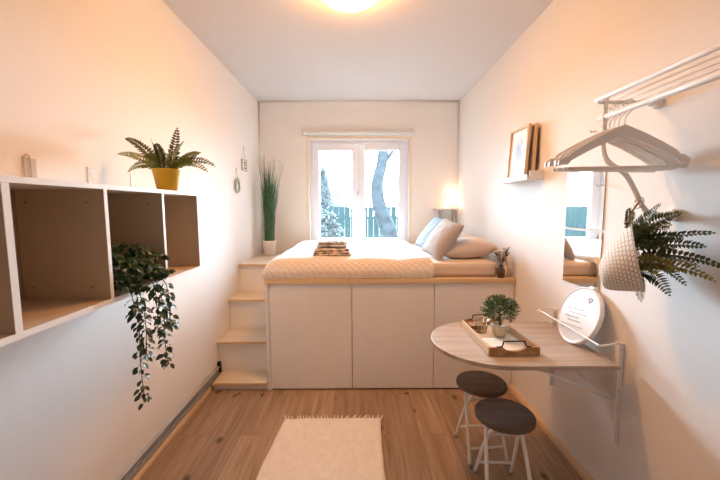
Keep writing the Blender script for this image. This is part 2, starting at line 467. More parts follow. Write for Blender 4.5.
for p, d in (((-.3, 0, 2.75), (.9, .2, .7)), ((-.23, .1, 3.6), (.4, .3, 1)), ((-.25, 0, 3.2), (-.7, -.1, .8))):
    bm = bmesh.new(); branch(bm, p, d, 1.0, .05, 2); obj('branch', bm, BARKX, tr)

def shrub(name, label, cat, loc, rx, rz, n, m, mb, L=.09):
    t = thing(name, label, cat, loc)
    bm = bmesh.new(); random.seed(int(loc[1] * 10))
    stems = bmesh.new()
    for k in range(9):
        a = 2 * pi * k / 9
        e = V((cos(a) * rx * .7, sin(a) * rx * .7, rz * random.uniform(1.1, 1.7)))
        tube(stems, smooth_path([(0, 0, 0), (e.x * .4, e.y * .4, e.z * .5), e], 3), [.02] * 3 + [.012] * 3 + [.005], 5)
    for k in range(n):
        a = random.uniform(0, 2 * pi); c = random.uniform(-1, 1); r = random.uniform(.35, 1) ** .5
        q = V((cos(a) * math.sqrt(1 - c * c) * rx * r, sin(a) * math.sqrt(1 - c * c) * rx * r, rz + c * rz * r))
        leaf(bm, q, V((random.uniform(-1, 1), random.uniform(-1, 1), random.uniform(-.6, .8))), V((random.uniform(-1, 1), random.uniform(-1, 1), 1)), L, L * .5)
    obj('foliage', bm, m, t); obj('stems', stems, mb, t)
    return t
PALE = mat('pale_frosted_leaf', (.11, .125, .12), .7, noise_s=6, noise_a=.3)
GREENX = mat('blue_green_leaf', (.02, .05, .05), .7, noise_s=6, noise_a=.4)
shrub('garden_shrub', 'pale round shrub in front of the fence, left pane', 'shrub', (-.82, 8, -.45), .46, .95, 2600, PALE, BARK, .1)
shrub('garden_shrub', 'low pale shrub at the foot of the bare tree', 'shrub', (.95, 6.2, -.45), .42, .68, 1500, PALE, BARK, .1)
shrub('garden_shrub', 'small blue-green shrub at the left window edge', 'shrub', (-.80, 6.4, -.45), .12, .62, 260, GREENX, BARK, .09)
cf = thing('conifer_tree', 'faint pale conifer rising behind the fence', 'tree', (-1.75, 15, -.45))
bm = bmesh.new(); random.seed(5)
for k in range(1500):
    h = random.uniform(.05, 1); rr = (1 - h) * .95 + .05; a = random.uniform(0, 2 * pi)
    d = V((cos(a), sin(a), -.25))
    leaf(bm, V((0, 0, 1 + h * 2.6)) + d * rr * random.uniform(.3, .9), d, (0, 0, 1), .3, .07)
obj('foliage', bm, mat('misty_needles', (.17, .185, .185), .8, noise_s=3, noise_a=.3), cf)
obj('trunk', T([(0, 0, 0), (0, 0, 3.4)], [.12, .02], 8), BARK, cf)
ab = thing('apartment_building', 'pale apartment block far behind the fence', 'building', (-2.9, 34, -.45))
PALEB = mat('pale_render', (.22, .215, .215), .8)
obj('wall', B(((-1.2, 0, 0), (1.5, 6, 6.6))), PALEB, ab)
obj('roof', B(((-1.35, -.1, 6.6), (1.65, 6.1, 6.85))), PALEB, ab)
for r_ in range(4):
    for c_ in range(2):
        f = obj('window', B(((-.8 + c_ * 1.1, -.03, 1.6 + r_ * 1.25), (-.1 + c_ * 1.1, .02, 2.35 + r_ * 1.25))), mat('grey_window', (.13, .14, .15), .4), ab)

# ------------------------------------------------------------------ bed platform and stairs
PX0 = -.736
plat = thing('bed_platform', 'high white plywood bed platform with pine edged top', 'bed platform', (.235, 3.45, 0))
ox, oy = .235, 3.45
def loc(a): return (a[0] - ox, a[1] - oy, a[2])
for a, b in ((-.70, -.063), (-.058, .5815), (.5865, 1.206)):
    obj('front_panel', B((loc((a, Y0, .012)), loc((b, Y0 + .018, .86)))), PLY, plat, bev=.001)
for sx in (-.69, -.078, -.04, .565, .602, 1.19):
    for sz in (.06, .84):
        obj('screw', tube(bmesh.new(), [loc((sx, Y0 - .0015, sz)), loc((sx, Y0 + .002, sz))], .004, 8), STEEL, plat)
obj('corner_post', B((loc((PX0, Y0 - .004, 0)), loc((-.712, Y0 + .03, .86))), (loc((-.709, Y0 - .002, 0)), loc((-.701, Y0 + .01, .86)))), PLY, plat, bev=.002)
obj('side_panel', B((loc((PX0, Y0 + .031, 0)), loc((PX0 + .018, YB - .002, .86)))), PLY, plat)
obj('top_board', B((loc((PX0 - .004, Y0 - .012, .8615)), loc((XR - .002, YB - .002, .90)))), PINE, plat, bev=.003)
obj('base_plinth', B((loc((-.70, Y0 + .02, 0)), loc((1.2, Y0 + .04, .012)))), BLACK, plat)

st = thing('bed_stairs', 'narrow whitewashed wooden stairs climbing beside the bed platform', 'stairs', (-.97, 3.4, 0))
ox, oy = -.97, 3.4
SX0, SX1 = XL + .002, PX0 - .006
steps = [(2.625, .065), (2.812, .330), (3.108, .614), (3.405, .895)]
for i, (y, z) in enumerate(steps):
    y1 = steps[i + 1][0] + .03 if i < 3 else YB - .004
    ln = obj('tread' if i < 3 else 'landing', B((loc((SX0 + (.03 if i == 0 else 0), y, z - .02)), loc((SX1, y1, z)))), TREAD, st, bev=.003)
    obj('nosing', B((loc((SX0 + (.03 if i == 0 else 0), y - .004, z - .0205)), loc((SX1, y - .0005, z - .001)))), PINE, ln)
    z0 = 0 if i == 0 else steps[i - 1][1]
    obj('riser', B((loc((SX0 + (.03 if i == 0 else 0), y + .022, z0)), loc((SX1, y + .038, z - .0205)))), PLY, st)

# ------------------------------------------------------------------ mattress, quilt, pillows
def grid_obj(name, fx, nu, nv, m, parent=None, uvf=None, smooth=True, closed_bottom=None):
    bm = bmesh.new(); uvl = bm.loops.layers.uv.new('UVMap')
    vs = [[bm.verts.new(fx(u / nu, v / nv)) for v in range(nv + 1)] for u in range(nu + 1)]
    for u in range(nu):
        for v in range(nv):
            f = bm.faces.new((vs[u][v], vs[u + 1][v], vs[u + 1][v + 1], vs[u][v + 1]))
            if uvf:
                for l, (a, b) in zip(f.loops, ((u, v), (u + 1, v), (u + 1, v + 1), (u, v + 1))): l[uvl].uv = uvf(a / nu, b / nv)
    return obj(name, bm, m, parent, smooth=smooth)

mt = thing('mattress', 'mattress in a beige fitted sheet on the bed platform', 'mattress', (.2, 3.42, .90))
obj('sheet', B(((-.88, -.735, 0.001), (.90, .78, .112))), SHEET, mt, bev=.03)

dv = thing('duvet', 'quilted cream bedspread spread over the mattress', 'bedspread', (-.1, 3.4, .90))
DX0, DX1, DY0, DY1 = -.752, .575, 2.632, 4.225
def edge(t): return (1 - (1 - max(0, min(1, t))) ** 3) ** .45
def nonlin(t, k):  # crowd the samples near both ends
    return t + (-sin(2 * pi * t) / (2 * pi)) * k
def dvp(u, v):
    a, b = nonlin(u, .85), nonlin(v, .85)
    x = DX0 + (DX1 - DX0) * a; y = DY0 + (DY1 - DY0) * b
    gl = edge((x - DX0) / .13); gr = edge((DX1 - x) / .05); gf = edge((y - DY0) / .12); gb = edge((DY1 - y) / .1)
    w = noise.noise(V((x * 2.6, y * 2.2, 1))) * .018 + noise.noise(V((x * 7, y * 5, 4))) * .007
    # soft ridges running across
    w += .008 * sin(x * 9 + 2.2 * noise.noise(V((x, y * 1.5, 8))))
    top = .155 + w * min(gl, gf, gr)
    z = top * gl * gf * gb
    zr = .115 + (z - .115) * gr if x > DX1 - .05 and z > .115 else z
    z = max(.004, zr)
    if gl < .98 or gf < .98:     # belly out over the edge
        k = sin(pi * min(1, z / .15)) if z < .15 else 0
        y -= .02 * k * (1 - gf); x -= .02 * k * (1 - gl)
        y += .006 * noise.noise(V((x * 6, 0, 3))) * (1 - gf)
    return V((x + .1, y - 3.4, z))
_len = {}
def dvuv(u, v):
    a, b = nonlin(u, .85), nonlin(v, .85)
    x = (DX1 - DX0) * a; y = (DY1 - DY0) * b
    def arc(t): return t + .10 * (1 - math.exp(-max(0, t) / .03))
    return ((arc(x)) / .055, (arc(y)) / .055)
grid_obj('quilt', dvp, 110, 90, QUILT, dv, dvuv)

def pillow_bm(w, h, t, puff=.42, seed=0):
    bm = bmesh.new(); n = 18; S = {}
    for s in (1, -1):
        g = []
        for i in range(n + 1):
            row = []
            for j in range(n + 1):
                u = -1 + 2 * i / n; v = -1 + 2 * j / n
                rim = abs(u) == 1 or abs(v) == 1
                if rim and s == -1: row.append(S[(i, j)]); continue
                q = ((1 - abs(u) ** 2.2) * (1 - abs(v) ** 2.2))
                z = s * t * .5 * max(0, q) ** puff
                px = w * .5 * u * (1 - .05 * (1 - abs(v) ** 2) * 0 - .06 * (1 - v * v) * abs(u))
                py = h * .5 * v * (1 - .06 * (1 - u * u) * abs(v))
                z += s * .006 * noise.noise(V((u * 3 + seed, v * 3, s))) * (0 if rim else 1)
                vv = bm.verts.new((px, py, z)); S[(i, j)] = vv if s == 1 else S.get((i, j), vv); row.append(vv)
            g.append(row)
        for i in range(n):
            for j in range(n):
                bm.faces.new((g[i][j], g[i + 1][j], g[i + 1][j + 1], g[i][j + 1]))
    return bm

def place_pillow(label, w, h, t, m, c, nrm, spin=0, seed=0, group=None):
    o = thing('pillow', label, 'pillow', c, 0, group)
    p = obj('pillowcase', pillow_bm(w, h, t, seed=seed), m, o, smooth=True, sub=1)
    n = V(nrm).normalized(); xa = V((0, 1, 0)).cross(n)
    xa = V((0, 1, 0)) - n * n.y; xa.normalize(); ya = n.cross(xa)
    R = M4((xa, ya, n)).transposed()
    p.matrix_local = (R @ M4.Rotation(spin, 3, 'Z')).to_4x4()
    bm = bmesh.new(); return o
place_pillow('beige pillow lying flat by the right wall, near bed edge', .44, .46, .18, PIL_BEIGE, (.93, 3.04, 1.096), (-.1, -.03, 1), 0, 1)
place_pillow('white pillow lying flat in the far corner of the bed', .44, .50, .17, PIL_WHITE, (.95, 3.70, 1.094), (-.12, 0, 1), 0, 2)
place_pillow('grey-beige linen cushion propped against the beige pillow', .38, .38, .13, PIL_GREY, (.715, 2.98, 1.178), (-.76, -.22, .55), .0, 3)
place_pillow('pale blue-grey cushion propped behind the grey-beige cushion', .40, .40, .12, PIL_BLUE, (.735, 3.50, 1.185), (-.78, -.12, .6), .0, 4)

# folded throw and scarf on the bed
def fold_stack(name, label, cat, loc_, rz, w, d, layers, th, m, seed, part):
    t = thing(name, label, cat, loc_, rz)
    for k in range(layers):
        bm = bmesh.new(); n = 14
        def f(u, v, s):
            x = (u - .5) * w * (1 - .05 * k); y = (v - .5) * d * (1 - .06 * k)
            e = edge(min(u, 1 - u) / .12) * edge(min(v, 1 - v) / .12)
            z = k * th + th * .5 + s * th * .55 * e + .006 * noise.noise(V((u * 4 + seed + k, v * 4, s)))* e
            return V((x + .012 * noise.noise(V((v * 3, k, seed))), y + .012 * noise.noise(V((u * 3, k + 5, seed))), max(0, z)))
        for s in (1, -1):
            g = [[bm.verts.new(f(i / n, j / n, s)) for j in range(n + 1)] for i in range(n + 1)]
            for i in range(n):
                for j in range(n): bm.faces.new((g[i][j], g[i + 1][j], g[i + 1][j + 1], g[i][j + 1]))
        obj(part, bm, m, t, smooth=True)
    return t
fold_stack('folded_throw', 'brown and cream patterned throw folded flat on the bedspread', 'throw', (-.235, 2.92, 1.056), .12, .32, .27, 3, .018, THROW, 3, 'fold')
fold_stack('folded_scarf', 'grey knitted scarf folded on top of the patterned throw', 'scarf', (-.225, 2.95, 1.117), -.1, .26, .19, 2, .026, SCARF, 8, 'fold')

# ------------------------------------------------------------------ tall grass in pot on the landing
gp = thing('potted_grass', 'tall green artificial grass in a white pot on stair landing', 'potted plant', (-1.05, 4.02, .896))
obj('pot', lathe(bmesh.new(), [(.062, 0), (.08, .16), (.083, .175), (.074, .175), (.072, .155), (0.001, .155)], 28), POT_W, gp, smooth=True)
obj('soil', lathe(bmesh.new(), [(.071, .15), (.071, .158)], 20), SOIL, gp)
bm = bmesh.new(); random.seed(11); tops = []
for k in range(230):
    a = random.uniform(0, 2 * pi); r = random.uniform(0, .055)
    b0 = V((cos(a) * r, sin(a) * r, .155)); h = random.choice((random.uniform(.35, .75), random.uniform(.6, 1.0)))
    lean = V((cos(a) * random.uniform(.0, .14) + .02, sin(a) * random.uniform(0, .10) - .01, 0)) * (h / .8)
    if b0.x + lean.x < -.145: lean.x *= .4
    lean.x = max(lean.x, -.085)
    w = random.uniform(.004, .008); sd = V((-sin(a + random.uniform(-1, 1)), cos(a), 0)).normalized()
    pr = None; n = 6
    for i in range(n + 1):
        t = i / n; c = b0 + V((0, 0, h * t)) + lean * t * t; ww = w * (1 - t) ** .6 + .0004
        cur = (bm.verts.new(c - sd * ww), bm.verts.new(c + sd * ww))
        if pr: bm.faces.new((pr[0], pr[1], cur[1], cur[0]))
        pr = cur
    if h > .86: tops.append(b0 + V((0, 0, h)) + lean)
o = obj('foliage', bm, GRASS, gp)
bm = bmesh.new()
for p in tops[:7]:
    for i in range(10):
        leaf(bm, p - V((0, 0, .012 * i)), V((random.uniform(-.6, .6), random.uniform(-.6, .6), 1)), (1, 0, 0), .03, .01)
obj('seed_heads', bm, GRASS_L, gp)

# ------------------------------------------------------------------ left wall: box shelf
bs = thing('wall_box_shelf', 'long white open box shelf mounted on left wall', 'shelf', (XL, 1.2, 1.112))
SD = .323; SZ = .422; ys = [.53, .872, 1.213, 1.566, 1.90]
obj('top_board', B(((0, ys[0] - 1.2, SZ - .018), (SD, ys[-1] - 1.2 + .009, SZ))), MELAMINE, bs, bev=.001)
d = obj('bottom_board', B(((0, ys[0] - 1.2, 0), (SD - .002, ys[-1] - 1.2 + .009, .018))), BIRCH, bs)
obj('edge_band', B(((SD - .0019, ys[0] - 1.2, 0), (SD, ys[-1] - 1.2 + .009, .018))), MELAMINE, d)
for i, y in enumerate(ys):
    w = .016 if i not in (1,) else .02
    a = y - 1.2 - w / 2 if i < 4 else y - 1.2 - .007
    if i == 0: a = y - 1.2
    d = obj('divider' if 0 < i < 4 else 'end_panel', B(((.016, a, .018), (SD - .002, a + w, SZ - .018))), BIRCH, bs)
    obj('edge_band', B(((SD - .0019, a, .018), (SD - .0003, a + w, SZ - .018))), MELAMINE, d)
    if 0 < i < 4:
        for px, pz in ((.05, .06), (.05, .36), (.26, .06), (.26, .36)):
            obj('screw_cap', tube(bmesh.new(), [(px, a - .0012, pz), (px, a + .002, pz)], .0045, 10), CAP, d)
obj('back_panel', B(((.0, ys[0] - 1.2, .018), (.005, ys[-1] - 1.2, SZ - .018))), BIRCH, bs)
for nm, lb, y, w in (('mounting_tab', 'wide frosted plastic tab standing on the shelf near the left picture edge', 1.285, .05), ('mounting_tab', 'narrow frosted plastic tab standing on the shelf midway along', 1.565, .026), ('mounting_tab', 'small frosted plastic tab on the shelf beside the yellow pot', 1.858, .035)):
    bm = B(((.001, -w / 2, 0), (.004, w / 2, .10)), ((.004, -w / 2, 0), (.03, w / 2, .003)))
    o = obj(nm, bm, PLASTIC, None, (XL, y, 1.5345), bev=.001); tag(o, lb, 'plastic tab', 'frosted tabs on the box shelf')
    if w > .04:
        bm = bmesh.new(); tube(bm, smooth_path([(.006, -w / 2, .0), (.006, -w / 2, .09), (.006, -w / 2 + .012, .112), (.006, -w / 2 + .024, .09), (.006, -w / 2 + .024, 0)], 4), .003, 6)
        obj('hook_loop', bm, PLASTIC, o)

# yellow-pot fern
fp = thing('potted_fern', 'feathery green fern in a yellow pot on the box shelf', 'potted plant', (-.935, 1.70, 1.5345))
obj('pot', lathe(bmesh.new(), [(.043, 0), (.062, .098), (.064, .104), (.058, .104), (.055, .09), (.001, .09)], 32), YELLOW, fp, smooth=True)
obj('soil', lathe(bmesh.new(), [(.054, .085), (.054, .094)], 20), SOIL, fp)
random.seed(3)
FR = [(-.225, .06, .262, .06, .040), (-.215, -.02, .172, .05, .036), (-.125, -.09, .082, .07, .034), (-.16, .10, .13, .06, .034), (-.065, .07, .218, .02, .036), (-.038, -.05, .240, .01, .036), (.064, .0, .296, -.01, .038), (.115, -.05, .226, .02, .034),
      (.145, .03, .188, .04, .038), (.235, .0, .118, .08, .040), (.228, -.07, .085, .08, .034), (.10, -.12, .17, .05, .036), (.03, -.13, .20, .04, .036), (-.09, -.12, .15, .05, .036), (.0, .12, .24, .02, .036), (.12, .11, .20, .03, .036), (.15, -.02, .135, .05, .036), (-.12, .03, .17, .05, .034), (.02, -.06, .17, .02, .036), (-.06, -.06, .16, .04, .036)]
for i, (x, y, z, ar, W) in enumerate(FR):
    l = math.hypot(x, y) + 1e-4
    obj('frond', frond_to((x / l * .022, y / l * .022, .088), (x, y, z), ar, W * 1.12, 17, random.choice((-1, 1)) * random.uniform(.3, 1.1)), FERN if i % 3 else FERN_D, fp)

# trailing plant in the third compartment
tv = thing('trailing_plant', 'dark trailing vine plant spilling out of a box shelf compartment', 'potted plant', (-.985, 1.36, 1.1305))
obj('pot', lathe(bmesh.new(), [(.05, 0), (.065, .09), (.067, .10), (.06, .10), (.058, .08), (.001, .08)], 26), POT_W, tv, smooth=True)
random.seed(21)
def vine(path, n, L=.034, spread=.8):
    bm = bmesh.new(); pts = smooth_path(path, 8)
    tube(bm, pts, .0016, 5)
    tot = len(pts)
    for k in range(n):
        f = k / n * (tot - 1); i = int(f); p = pts[i].lerp(pts[min(i + 1, tot - 1)], f - i)
        d = (pts[min(i + 1, tot - 1)] - pts[max(i - 1, 0)]).normalized()
        a = random.uniform(0, 2 * pi) if k % 2 else random.uniform(0, 2 * pi)
        side = V((cos(a), sin(a), random.uniform(-.3, .3)))
        dd = side * spread + d * .5 + V((0, 0, -.15))
        l = L * random.uniform(.7, 1.15)
        if p.x < .13 and p.z < .04: dd.z = abs(dd.z) + .2
        tube(bm, [p, p + dd.normalized() * l * .35], .0008, 4)
        leaf(bm, p + dd.normalized() * l * .35, dd, V((random.uniform(-.4, 1), random.uniform(-1, .2), 1)), l, l * .55, .12)
    return bm
def pv(px, py, pz): return (px + .985, py - 1.36, pz - 1.1305)
STR = [
    # long strands over the front edge: world positions
    ([(-.96, 1.33, 1.23), (-.90, 1.31, 1.21), (-.855, 1.30, 1.12), (-.852, 1.297, .98), (-.855, 1.296, .84), (-.85, 1.30, .69)], 60, .030),
    ([(-.96, 1.36, 1.23), (-.90, 1.33, 1.20), (-.855, 1.325, 1.10), (-.85, 1.335, .98), (-.852, 1.33, .86)], 50, .032),
    ([(-.96, 1.40, 1.22), (-.90, 1.43, 1.20), (-.852, 1.44, 1.12), (-.846, 1.455, .99), (-.85, 1.46, .86), (-.848, 1.475, .76)], 56, .034),
    ([(-.96, 1.42, 1.22), (-.89, 1.47, 1.19), (-.85, 1.49, 1.12), (-.845, 1.50, 1.02), (-.847, 1.50, .92)], 42, .036),
    ([(-.96, 1.38, 1.24), (-.89, 1.40, 1.22), (-.85, 1.405, 1.13), (-.846, 1.41, 1.03), (-.85, 1.415, .93)], 40, .034),
    ([(-.95, 1.30, 1.24), (-.90, 1.28, 1.22), (-.86, 1.27, 1.15), (-.853, 1.285, 1.05)], 34, .034),
    # bushy crown inside the compartment
    ([(-.985, 1.36, 1.21), (-1.0, 1.33, 1.29), (-.96, 1.30, 1.31), (-.92, 1.28, 1.29)], 44, .038),
    ([(-.985, 1.36, 1.21), (-.97, 1.37, 1.31), (-.94, 1.40, 1.33), (-.90, 1.43, 1.31)], 44, .038),
    ([(-.985, 1.37, 1.21), (-.97, 1.42, 1.28), (-.93, 1.48, 1.29), (-.89, 1.52, 1.27)], 44, .038),
    ([(-.985, 1.36, 1.21), (-.94, 1.33, 1.27), (-.90, 1.32, 1.28), (-.86, 1.32, 1.24)], 44, .036),
    ([(-.985, 1.36, 1.21), (-.94, 1.38, 1.25), (-.90, 1.42, 1.26), (-.86, 1.45, 1.22)], 44, .036),
    ([(-.985, 1.36, 1.21), (-1.05, 1.34, 1.27), (-1.08, 1.30, 1.27)], 30, .036),
    ([(-.985, 1.34, 1.21), (-.97, 1.29, 1.25), (-.92, 1.265, 1.23), (-.885, 1.26, 1.19)], 40, .036),
    ([(-.985, 1.36, 1.21), (-.93, 1.47, 1.22), (-.90, 1.52, 1.19), (-.87, 1.53, 1.15)], 36, .036),
]
for path, n, L in STR:
    obj('vine', vine([pv(p[0], p[1], p[2] - (.028 if p[2] > 1.17 else 0)) for p in path], int(n * 1.6), L * 1.0), VINE, tv)

# hanging ornaments on the left wall
def ornament(label, name, y, z, top, oval):
    t = thing(name, label, 'wall ornament', (XL, y, z))
    if oval:
        pts = [(.012, cos(2 * pi * k / 28) * .055, .062 + sin(2 * pi * k / 28) * .062) for k in range(29)]
        obj('plaque', tube(bmesh.new(), pts, .008, 7), SAGE, t, smooth=True)
        bm = bmesh.new(); random.seed(4)
        for k in range(46):
            a = 2 * pi * k / 46
            leaf(bm, (.018, cos(a) * .055, .062 + sin(a) * .062), (random.uniform(0, .5), -sin(a) + cos(a) * random.uniform(-.5, .5), cos(a) + sin(a) * random.uniform(-.5, .5)), (1, 0, 0), .024, .012)
        obj('leaves', bm, SAGE, t)
        bm = bmesh.new(); prism(bm, [(cos(2 * pi * k / 20) * .034, .062 + sin(2 * pi * k / 20) * .04) for k in range(20)], 'x', .004, .009)
        obj('tag', bm, PLAQ, t)
        hz = .125
    else:
        obj('plaque', B(((.002, -.068, 0), (.014, .068, .118))), PLAQ, t, bev=.003)
        obj('border', B(((.0142, -.068, 0), (.018, -.058, .118)), ((.0142, .058, 0), (.018, .068, .118)), ((.0142, -.058, 0), (.018, .058, .009)), ((.0142, -.058, .109), (.018, .058, .118))), SAGE, t)
        bm = bmesh.new()
        for zz, a, b in ((.085, -.02, .03), (.06, -.02, .03), (.03, -.025, .035)):
            pts = [(.0155, a + (b - a) * i / 16, zz + .006 * sin(i * 2.3)) for i in range(17)]
            tube(bm, pts, .002, 5)
        obj('lettering', bm, DKINK, t)
        hz = .118
    obj('string', T([(.008, -.035, hz), (.006, .0, top - z), (.008, .035, hz)], .0016, 5), ROPE, t)
    obj('nail', T([(0, 0, top - z), (.014, 0, top - z)], .004, 8), STEEL, t)
ornament('small square plaque hanging from string on left wall', 'hanging_plaque', 3.657, 1.834, 2.075, False)
ornament('small oval leafy wreath hanging lower than the square plaque', 'hanging_wreath', 3.42, 1.606, 1.83, True)

# aluminium channel above the skirting
ch = thing('aluminium_channel', 'grey aluminium channel running along the left wall foot', 'channel', (XL, 1.9, .066))
obj('profile', B(((.001, -1.1, 0), (.006, .90, .055)), ((.006, -1.1, 0), (.026, .90, .006)), ((.006, -1.1, .049), (.026, .90, .055)), ((.006, -1.1, .024), (.018, .90, .029))), ALU, ch)
obj('insert', B(((.0062, -1.1, .0062), (.012, .90, .0238)), ((.0062, -1.1, .0292), (.012, .90, .0488))), ALU_D, ch)
obj('end_bracket', B(((.0, .901, -.004), (.029, .928, .088))), BLACK, ch, bev=.004)

# ------------------------------------------------------------------ rug
random.seed(8)
rg = thing('cotton_rug', 'cream woven cotton rug with fringe lying on the floor', 'rug', (-.2, 1.7, 0))
def rugf(u, v):
    y = 1.0 + 1.235 * v
    xl = -.556 + .045 * (max(0, v - .45) / .55) ** 1.6 + .008 * noise.noise(V((v * 7, 0, 0)))
    xr = .142 + .010 * sin(v * 5 + 1) + .005 * noise.noise(V((v * 9, 3, 0)))
    return V((xl + (xr - xl) * u + .2, y + .006 * noise.noise(V((u * 5, 9, v))) - 1.7, .009 + .0025 * noise.noise(V((u * 6, v * 9, 2)))))
o = grid_obj('weave', rugf, 30, 60, RUG, rg)
m_ = o.modifiers.new('thick', 'SOLIDIFY'); m_.thickness = .008; m_.offset = -1
bm = bmesh.new()
for k in range(27):
    x = -.505 + .643 * k / 26; a = random.uniform(-.014, .012) + (.012 if k > 12 else -.012)
    y = 2.235
    tube(bm, [(x + .2, y - 1.7 - .004, .007), (x + .2 + a * .4, y - 1.7 + .016, .006), (x + .2 + a, y - 1.7 + random.uniform(.040, .055), .004)], [.0046, .0038, .0034], 6)
obj('fringe', bm, RUG, rg)

# ------------------------------------------------------------------ stools
def make_stool(label, x, y, rz):
    t = thing('folding_stool', label, 'stool', (x, y, 0), rz, 'round folding stools at the wall table')
    R = .141
    obj('seat', lathe(bmesh.new(), [(R - .006, .410), (R, .416), (R, .428), (R - .005, .433), (.001, .434)], 48), DARK_OAK, t, smooth=False)
    obj('seat_rim', lathe(bmesh.new(), [(R + .001, .412), (R + .001, .424), (R - .004, .424), (R - .004, .412)], 48, cap0=False, cap1=False), mat('brown_edge_band', (.10, .066, .045), .5), t, smooth=True)
    for s in (-1, 1):       # outer frame: feet towards -y, inner frame: feet towards +y
        pts = smooth_path([(s * .075, .055, .411), (s * .078, .045, .385), (s * .088, .0, .32), (s * .098, -.055, .20), (s * .108, -.13, .012)], 5)
        l = obj('leg', T(pts, .0095, 10), WHITE_METAL, t, smooth=True)
        obj('foot_cap', T([(s * .1078, -.1265, .02), (s * .1085, -.134, .0)], .0115, 10), mat('grey_rubber', (.30, .27, .25), .8), l)
        pts = smooth_path([(s * .060, -.055, .411), (s * .063, -.045, .385), (s * .072, .0, .32), (s * .085, .055, .20), (s * .096, .13, .012)], 5)
        l = obj('leg', T(pts, .0095, 10), WHITE_METAL, t, smooth=True)
        obj('foot_cap', T([(s * .0955, .1265, .02), (s * .0965, .134, .0)], .0115, 10), mat('grey_rubber', (.30, .27, .25), .8), l)
    obj('cross_bar', T([(-.104, -.098, .09), (.104, -.098, .09)], .007, 8), WHITE_METAL, t, smooth=True)
    obj('cross_bar', T([(-.092, .098, .09), (.092, .098, .09)], .007, 8), WHITE_METAL, t, smooth=True)
    obj('hinge_bar', T([(-.088, 0, .32), (.088, 0, .32)], .006, 8), WHITE_METAL, t, smooth=True)
    return t
make_stool('dark round folding stool farther from camera, closest to the bed platform', .712, 1.935, RAD(4))
make_stool('dark round folding stool in front, overlapping the other stool', .718, 1.625, RAD(-3))

# ------------------------------------------------------------------ wall table
TZ = .745
wt = thing('wall_table', 'grey oak D-shaped folding table on white wall brackets', 'table', (XR, 1.775, TZ))
cx, cr = .690, .305
pl = [(1.16 - XR, -.305), (1.16 - XR, .305)]
for k in range(41):
    a = pi / 2 + pi * k / 40
    pl.append((cx + cos(a) * cr - XR, 1.775 + sin(a) * cr - 1.775))
bm = bmesh.new(); prism(bm, pl, 'z', -.02, 0); obj('table_top', bm, OAK, wt, bev=.002)
for yy in (1.535, 2.075):
    y = yy - 1.775
    wb = obj('wall_bracket', B(((-.024, y - .014, .335 - TZ), (-.001, y + .014, .826 - TZ))), WHITE_METAL, wt, bev=.003)
    for z in (.80, .60, .52, .38): obj('screw', tube(bmesh.new(), [(-.016, y - .0155, z - TZ), (-.016, y - .013, z - TZ)], .004, 8), STEEL, wb)
    obj('support_arm', B(((-.17, y - .010, -.036), (-.03, y + .010, -.0205))), WHITE_METAL, wt, bev=.002)
    obj('strut', T([(-.03, y, .552 - TZ), (-.42, y, -.028)], .0085, 8), WHITE_METAL, wt, smooth=True)
obj('strut', T([(-.03, -.225, .556 - TZ), (-.255, .18, -.028)], .0085, 8), WHITE_METAL, wt, smooth=True)
gz = .825 - TZ
obj('guard_rail', T(smooth_path([(-.02, 1.53 - 1.775, gz), (-.12, 1.50 - 1.775, gz), (-.134, 1.512 - 1.775, gz), (-.13, 1.55 - 1.775, gz), (-.122, 2.0 - 1.775, gz), (-.126, 2.045 - 1.775, gz), (-.11, 2.06 - 1.775, gz), (-.02, 2.08 - 1.775, gz)], 4), .0048, 8), WHITE_METAL, wt, smooth=True)

# round enamel board leaning on the wall
ln = RAD(20); R = .153
rb = thing('round_enamel_tray', 'round white enamel tray with grey script leaning on the wall behind the table rail', 'tray', (1.083, 1.75, TZ + .001))
def face(tv_, vv, off=0):     # disc coordinates: t along the wall (towards the camera = right), v up the disc
    n = V((-cos(ln), 0, sin(ln))); up = V((sin(ln), 0, cos(ln)))
    return V((0, -tv_, 0)) + up * (R + vv) + n * off
bm = bmesh.new()
def ring(r, off): return [bm.verts.new(face(r * cos(2 * pi * k / 56), r * sin(2 * pi * k / 56), off)) for k in range(56)]
rs = [ring(R - .004, -.022), ring(R, -.018), ring(R, -.002), ring(R - .006, .002), ring(R - .012, 0), ring(R - .016, -.002)]
for a, b in zip(rs, rs[1:]):
    for k in range(56): bm.faces.new((a[k], a[(k + 1) % 56], b[(k + 1) % 56], b[k]))
bm.faces.new(rs[0]); bm.faces.new(rs[-1])
obj('disc', bm, ENAMEL, rb, smooth=False)
bm = bmesh.new()
hp = [face(.045 + .0011 * 16 * sin(2 * pi * k / 24) ** 3 * .9, .092 + .0011 * (13 * cos(2 * pi * k / 24) - 5 * cos(4 * pi * k / 24) - 2 * cos(6 * pi * k / 24) - cos(8 * pi * k / 24)), 0) for k in range(25)]
tube(bm, hp, .0014, 5)
hp = [face(.045 + .0006 * 16 * sin(2 * pi * k / 24) ** 3 * .9, .092 + .0006 * (13 * cos(2 * pi * k / 24) - 5 * cos(4 * pi * k / 24) - 2 * cos(6 * pi * k / 24) - cos(8 * pi * k / 24)), 0) for k in range(25)]
tube(bm, hp, .0012, 5)
obj('emblem', bm, INK, rb)
bm = bmesh.new(); random.seed(31)
for i, (v0, a, b) in enumerate(((.028, -.10, .03), (.006, -.075, .065), (-.016, -.09, .02), (-.036, -.06, .04), (-.062, -.10, .07), (-.080, -.09, .05))):
    n = 60; pts = []
    for k in range(n + 1):
        t = k / n
        if random.random() < .06 and len(pts) > 5:
            tube(bm, pts, .0007, 4); pts = []
        pts.append(face(a + (b - a) * t, v0 + .12 * (a + (b - a) * t) + .005 * sin(k * 1.9) * random.uniform(.4, 1), 0))
    if len(pts) > 2: tube(bm, pts, .0007, 4)
obj('lettering', bm, INK, rb)

